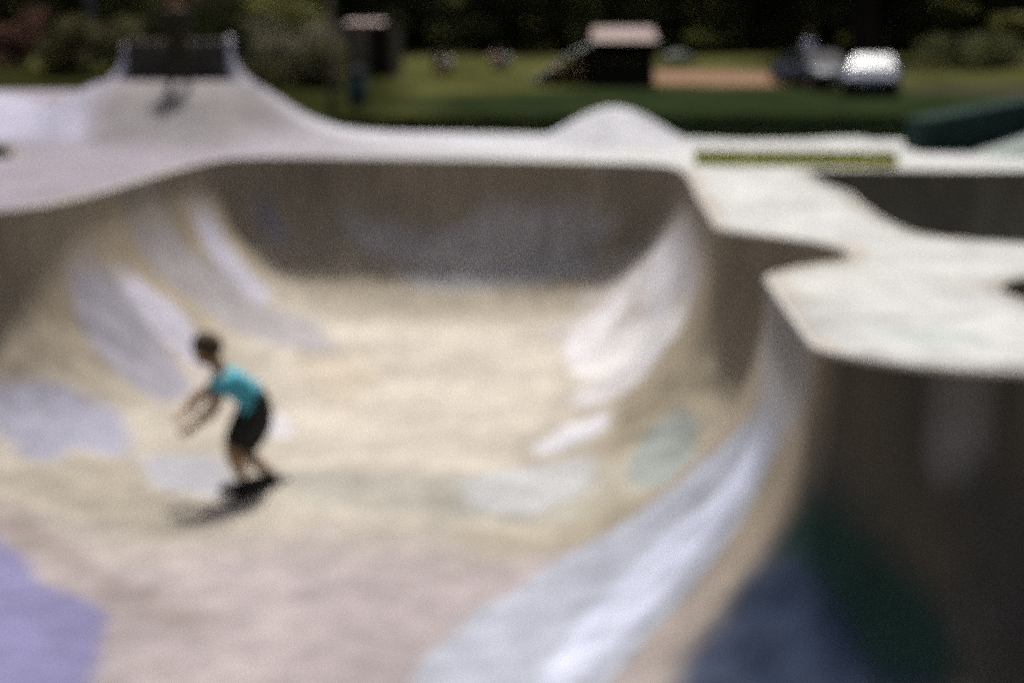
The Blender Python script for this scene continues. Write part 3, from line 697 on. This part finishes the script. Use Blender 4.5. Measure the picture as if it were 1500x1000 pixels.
# posts
def post(px, py, top, r, label, m, lamp=False):
    b = TG(px, py); root = empty('lamp_post' if lamp else 'post', b, label=label, cat='lamp post' if lamp else 'post')
    bm = bmesh.new(); tube(bm, [(0, 0, 0), (0, 0, .25), (0, 0, .3), (0, 0, top)], [r*1.5, r*1.5, r, r*.8], 12); bm_obj('pole', bm, m, root, True)
    if lamp:
        bm = bmesh.new(); tube(bm, [(0, 0, top), (.25, 0, top+.35), (.9, 0, top+.45)], r*.5, 8); bm_obj('arm', bm, m, root, True)
        bm = bmesh.new(); box(bm, Vector((1.1, 0, top+.42)), (.5, .2, .1), None, .03); bm_obj('lamp_head', bm, m, root)
    else:
        bm = bmesh.new(); ball(bm, Vector((0, 0, top)), (r*.95, r*.95, r*.5), None, 12); bm_obj('cap', bm, m, root, True)
post(137, 100, 6.5, .17, 'dark lamp post at the far left behind the pale bank', mat('dark_post_paint', (.022, .022, .028), .95, .2, 4, .05), True)
post(487, 168, 3.4, .07, 'brown timber post left of the teal bin', mat('brown_post', (.05, .036, .022), .9, .3, 6))
# pale boulder right of the hut
def rock(px, py, sx, sz, label, m):
    b = GP(px, py); bm = bmesh.new(); bmesh.ops.create_icosphere(bm, subdivisions=3, radius=1)
    for v in bm.verts:
        n_ = 1+.25*noise.noise(v.co*1.6+Vector((px, 0, 0))); v.co = Vector((v.co.x*sx*n_, v.co.y*sx*.7*n_, max(-.1, v.co.z*sz*n_+sz*.5)))
    o = bm_obj('boulder', bm, m, None, False); o.location = b; tag(o, label, 'boulder')
rock(992, 92, .65, .32, 'pale grey boulder on the grass to the right of the play hut', mat('boulder_stone', (.17, .18, .15), .9, .25, 3))

# ------------------------------------------------------------------ parked cars, seen end-on
SHINE = mat('windscreen_glass', (.03, .045, .08), .22, .1, 2, .12); GLASS = mat('dark_window_glass', (.02, .025, .03), .12, .1, 2, .25)
TYRE = mat('tyre_rubber', (.012, .012, .012), .9, .2, 20); RIM = mat('rim_alloy', (.35, .36, .38), .3, .1, 5, .5, 1.0); LIGHT = mat('headlight_lens', (.25, .27, .3), .4, .05, 5, .4)
TRIM = mat('black_trim', (.01, .01, .01), .5, .2)
def make_car(loc, rz, paint, label, group, Wd=1.74, Hh=1.5, Ln=4.2, glare=False):
    root = empty('parked_car', loc, rz, label=label, cat='car', group=group)
    root.scale = (1, 1, .88)
    prof = [(-.50, .30), (-.505, .55), (-.47, .72), (-.24, .92), (.5-.035, .95), (.50, .62), (.495, .30)]     # y fraction of length, z ; front at -y
    xs_ = [(-1, .0), (-.96, .04), (-.8, .06), (0, .075), (.8, .06), (.96, .04), (1, .0)]
    bm = bmesh.new(); rows = []
    for xf, up in xs_:
        rows.append([bm.verts.new((xf*Wd/2, y*Ln*(1-.03*abs(xf)**3), z+(up if z > .6 else 0))) for y, z in prof])
    for A, B in zip(rows, rows[1:]):
        for k in range(len(prof)): bm.faces.new((A[k], A[(k+1) % len(prof)], B[(k+1) % len(prof)], B[k]))
    bm.faces.new(rows[0]); bm.faces.new(rows[-1][::-1]); bmesh.ops.recalc_face_normals(bm, faces=bm.faces)
    bmesh.ops.bevel(bm, geom=bm.edges[:], offset=.03, segments=2, affect='EDGES'); body = bm_obj('body', bm, paint, root, True)
    yb = [(-.22, .97), (-.06, Hh-.03), (.30, Hh-.02), (.44, .99)]
    bm = bmesh.new(); q = []
    for (y, z), wf in zip(yb, (.90, .70, .70, .88)): q.append((bm.verts.new((-Wd/2*wf, y*Ln, z)), bm.verts.new((Wd/2*wf, y*Ln, z))))
    for i in range(3): bm.faces.new((q[i][0], q[i][1], q[i+1][1], q[i+1][0]))
    bm.faces.new([a[0] for a in q]); bm.faces.new([a[1] for a in q][::-1]); bm.faces.new((q[0][0], q[3][0], q[3][1], q[0][1]))
    bmesh.ops.recalc_face_normals(bm, faces=bm.faces); bmesh.ops.bevel(bm, geom=bm.edges[:], offset=.02, segments=2, affect='EDGES'); bm_obj('window_band', bm, GLASS, root)
    def quad(nm, a, b, c, d, off, m):
        bm = bmesh.new(); vs_ = [bm.verts.new(v) for v in (a, b, c, d)]; f = bm.faces.new(vs_); f.normal_update()
        r_ = bmesh.ops.extrude_face_region(bm, geom=[f]); 
        for v in r_['geom']:
            if isinstance(v, bmesh.types.BMVert): v.co += Vector(off)
        bmesh.ops.recalc_face_normals(bm, faces=bm.faces); return bm_obj(nm, bm, m, root)
    ws = .84; quad('windscreen', (-Wd/2*.84, -.235*Ln, 1.01), (Wd/2*.84, -.235*Ln, 1.01), (Wd/2*.68, -.065*Ln, Hh-.04), (-Wd/2*.68, -.065*Ln, Hh-.04), (0, -.03, .03), SHINE if glare else GLASS)
    bm = bmesh.new(); box(bm, Vector((0, .12*Ln, Hh+.005)), (Wd*.70, .37*Ln, .05), None, .02); bm_obj('roof', bm, paint, root, True)
    for sx in (-1, 1):
        bm = bmesh.new(); ball(bm, Vector((sx*Wd*.36, -.485*Ln, .66)), (.17, .10, .085), None, 14); bm_obj('headlight', bm, LIGHT, root, True)
        bm = bmesh.new(); ball(bm, Vector((sx*Wd*.545, -.17*Ln, 1.02)), (.11, .05, .07), None, 12); bm_obj('wing_mirror', bm, paint, root, True)
        for yf in (-.31, .31):
            c = Vector((sx*(Wd/2-.09), yf*Ln, .31)); bm = bmesh.new()
            tube(bm, [c-Vector((.11, 0, 0)), c-Vector((.09, 0, 0)), c+Vector((.09, 0, 0)), c+Vector((.11, 0, 0))], [.26, .31, .31, .26], 24); wh = bm_obj('wheel', bm, TYRE, root, True)
            bm = bmesh.new(); tube(bm, [c+Vector((sx*.09, 0, 0)), c+Vector((sx*.118, 0, 0))], [.19, .18], 16); bm_obj('rim', bm, RIM, wh)
    bm = bmesh.new(); box(bm, Vector((0, -.497*Ln, .40)), (Wd*.99, .14, .30), None, .04); bm_obj('bumper', bm, TRIM, root, True)
    bm = bmesh.new(); box(bm, Vector((0, -.518*Ln, .44)), (Wd*.62, .03, .16), None, .01); bm_obj('grille', bm, TRIM, root)
    bm = bmesh.new(); box(bm, Vector((0, -.515*Ln, .56)), (.44, .012, .1)); bm_obj('number_plate', bm, mat('plate_white', (.6, .6, .58), .5, .05), root)
    return root
grp = 'cars parked at the edge of the lawn'
ca = GP(1214, 134); cb = GP(1301, 143)
make_car(ca+Vector((0, 2.1, 0)), R(14), mat('dark_blue_car_paint', (.015, .03, .055), .5, .1, 3, .4), 'dark car with faint bluish glints, parked left of the glaring one', grp)
make_car(cb+Vector((0, 2.1, 0)), R(-16), mat('silver_blue_car_paint', (.05, .07, .12), .6, .05, 3, .2), 'blue grey car with its windscreen glaring white in the sun', grp, 1.72, 1.5, 4.2, True)

# ------------------------------------------------------------------ trees and bushes
bark = mat('tree_bark', (.035, .026, .018), .95, .35, 5, .1, stretch=(1, 1, .3))
LEAVES = {'dark': mat('leaves_dark', (.10, .105, .045), .85, .55, .6, .15), 'olive': mat('leaves_olive', (.085, .078, .035), .85, .5, .6, .15),
          'shade': mat('leaves_deep_green', (.030, .033, .012), .85, .5, .6, .15), 'yellow': mat('leaves_yellow_green', (.20, .20, .07), .85, .35, .6, .15), 'brown': mat('leaves_reddish', (.12, .065, .05), .85, .4, .6, .15), 'grey': mat('leaves_grey_green', (.15, .14, .09), .85, .35, .6, .15)}
for m_ in LEAVES.values():                            # thin leaves let some light through
    t = m_.node_tree; b = t.nodes['Principled BSDF']; tl = t.nodes.new('ShaderNodeBsdfTranslucent'); mx = t.nodes.new('ShaderNodeMixShader'); mx.inputs[0].default_value = .5
    t.links.new(b.inputs['Base Color'].links[0].from_socket, tl.inputs[0]); t.links.new(b.outputs[0], mx.inputs[1]); t.links.new(tl.outputs[0], mx.inputs[2])
    t.links.new(mx.outputs[0], t.nodes['Material Output'].inputs[0])
def crown_mesh(name, n, clumps, leaf):
    v = []; 
    cs = [(np.array(c), r) for c, r in clumps]; wts = np.array([r**2 for _, r in cs]); wts /= wts.sum()
    for i in rng.choice(len(cs), n, p=wts):
        c, r = cs[i]; d = rng.normal(size=3); d /= np.linalg.norm(d); p = c+d*r*(.55+.5*rng.random())*np.array([1, 1, .8])
        a = rng.normal(size=3); a /= np.linalg.norm(a); b = np.cross(a, d+rng.normal(size=3)*.4); b /= np.linalg.norm(b)+1e-6; l = leaf*(.6+.8*rng.random())
        v += [p-a*l, p+b*l*.6, p+a*l, p-b*l*.6]
    f = [(4*i, 4*i+1, 4*i+2, 4*i+3) for i in range(n)]
    me = bpy.data.meshes.new(name); me.from_pydata([tuple(x) for x in v], [], f); return me
def trunk_mesh(name, h, r, seed, nb=6, start=.3):
    rd = random.Random(seed); bm = bmesh.new(); pts_ = [Vector((0, 0, -.15))]; 
    for i in range(1, 7): pts_.append(Vector((rd.gauss(0, .10)*i/3, rd.gauss(0, .10)*i/3, h*i/6)))
    tube(bm, pts_, [r*1.35, r, r*.85, r*.72, r*.55, r*.38, r*.18], 10)
    for k in range(nb):
        t = start+(1-start)*k/nb; b = pts_[min(5, int(t*6))].lerp(pts_[min(6, int(t*6)+1)], t*6-int(t*6)); a = k*2.4+rd.random(); L = h*.3*(1.1-t)
        d = Vector((math.cos(a), math.sin(a), .7)); tube(bm, [b, b+d*L*.5, b+d*L+Vector((0, 0, .3))], [r*.4, r*.25, r*.1], 6)
    me = bpy.data.meshes.new(name); bm.to_mesh(me); bm.free(); return me
kinds = []
for k in range(4):
    rd = random.Random(50+k); h = 9+rd.random()*3
    cl = [((rd.gauss(0, 1.3), rd.gauss(0, 1.0), 1.2+(h-1.5)*rd.random()), 1.1+rd.random()*1.0) for _ in range(15)]
    lk = ['dark', 'dark', 'olive', 'dark'][k]
    cm = crown_mesh('crown', 3600, cl, .20); cm.materials.append(LEAVES[lk]); tm = trunk_mesh('trunk', h*.9, .24, k); tm.materials.append(bark); kinds.append((tm, cm, lk))
def tree(loc, k, sc, rz, label, group=None, name='tree'):
    tm, cm, lk = kinds[k]; root = empty(name, loc, rz, label=label, cat='tree', group=group); root.scale = (sc, sc, sc)
    link('trunk', tm, None, root); link('crown', cm, None, root, smooth=False)
    return root
def tz(x, y): return float(terrain(np.array([x]), np.array([y]))[0])
desc = ['dark leafy tree in the wood behind the lawn', 'dark leafy tree in the wood behind the lawn', 'olive leafy tree in the wood behind the lawn', 'dark leafy tree in the wood behind the lawn']
rt = random.Random(3); i = 0
for row, (yy, dx) in enumerate(((76, 3.6), (82, 3.9), (89, 4.4))):
    x = -34.0+row*1.3
    while x < 36:
        y = yy+rt.uniform(-1.5, 1.5); xx = x+rt.uniform(-.8, .8); px = 750+xx/y*FPX
        if not (row == 0 and (225 < px < 330 or 385 < px < 480)):
            tree((xx, y, tz(xx, y)-.05), i % 4, rt.uniform(.85, 1.15), rt.uniform(0, 6.28), desc[i % 4], 'trees of the wood behind the lawn'); i += 1
        x += dx
# undergrowth filling the wood's foot
def under_s(n, x0, x1, y0, y1, hmax, name, lk, label, seed):
    rd = np.random.default_rng(seed); cl = []
    for _ in range(n): xx, yy = rd.uniform(x0, x1), rd.uniform(y0, y1); cl.append(((xx, yy, tz(xx, yy)+rd.uniform(.2, hmax)), rd.uniform(.5, 1.0)))
    me = crown_mesh(name, n*90, cl, .15); me.materials.append(LEAVES[lk]); tag(link(name, me, None, None, False), label, 'undergrowth', kind='stuff')
under_s(330, -36, 38, 72.5, 90, 2.6, 'undergrowth', 'dark', 'dark undergrowth filling the foot of the wood', 5)
# big tree with a dark trunk behind the cars
tb = trunk_mesh('trunk', 12, .62, 77, 8, .35); tb.materials.append(bark); rd = random.Random(9)
cb_ = crown_mesh('crown', 7000, [((rd.gauss(0, 2.6), rd.gauss(0, 2.2), 5.5+rd.random()*7), 1.5+rd.random()) for _ in range(22)], .24); cb_.materials.append(LEAVES['dark'])
root = empty('tree', (P(1262, 92, 67).x, 67, GZ), label='big tree with a thick dark trunk rising behind the parked cars', cat='tree'); link('trunk', tb, None, root); link('crown', cb_, None, root, smooth=False)
def bush(px, py, Y, rx, rz_, lk, label, name='bush', n=1500, leaf=.11):
    b = P(px, py, Y); base = tz(b.x, Y); rd = random.Random(px); root = empty(name, (b.x, Y, base), label=label, cat='bush'); h = max(.5, b.z-base)
    cl = [((rd.gauss(0, rx*.45), rd.gauss(0, rx*.3), h+rd.gauss(0, rz_*.4)), rx*rd.uniform(.35, .6)) for _ in range(9)]
    me = crown_mesh('foliage', n, cl, leaf); me.materials.append(LEAVES[lk]); link('foliage', me, None, root, smooth=False)
    bm = bmesh.new()
    for k in range(6): a = k*1.05; tube(bm, [(.06*math.cos(a), .06*math.sin(a), -.05), (rx*.3*math.cos(a), rx*.3*math.sin(a), h*.6), (rx*.45*math.cos(a), rx*.45*math.sin(a), h)], [.035, .025, .012], 6)
    bm_obj('stems', bm, bark, root)
bush(30, 70, 60, 1.5, 1.0, 'brown', 'reddish brown bush at the far left edge')
bush(95, 95, 58, 1.3, .6, 'olive', 'low olive bush between the reddish bush and the lamp post')
bush(275, 10, 70, 1.2, .5, 'brown', 'reddish bush high above the tall hump')
bush(432, 22, 70, 1.6, .5, 'yellow', 'sunlit yellow green bush left of the cabin')
bush(420, 85, 52, 1.7, .9, 'grey', 'grey green bush right of the tall hump', n=2200)
bush(480, 70, 56, 1.1, .9, 'grey', 'smaller grey green bush beside the cabin wall')
bush(395, 62, 54, 1.3, .7, 'grey', 'grey green bush with its top just right of the hump wall', n=1800)
bush(455, 100, 50, 1.3, .5, 'olive', 'olive bush low in front of the two grey green bushes', n=1600)
bush(160, 60, 56, 1.7, .8, 'olive', 'olive bush right of the lamp post', n=2200)
bush(268, 42, 50, 1.9, .8, 'shade', 'wide dark bush directly behind the tall hump', n=3500)
bush(1395, 12, 62, .6, .4, 'yellow', 'small yellow green bush in front of the wood at top right')
bush(1480, 34, 62, .8, .3, 'yellow', 'yellow green bush at the top right edge')
bush(1450, 95, 60, 2.2, .4, 'dark', 'low dark bush right of the glaring car', n=2600)
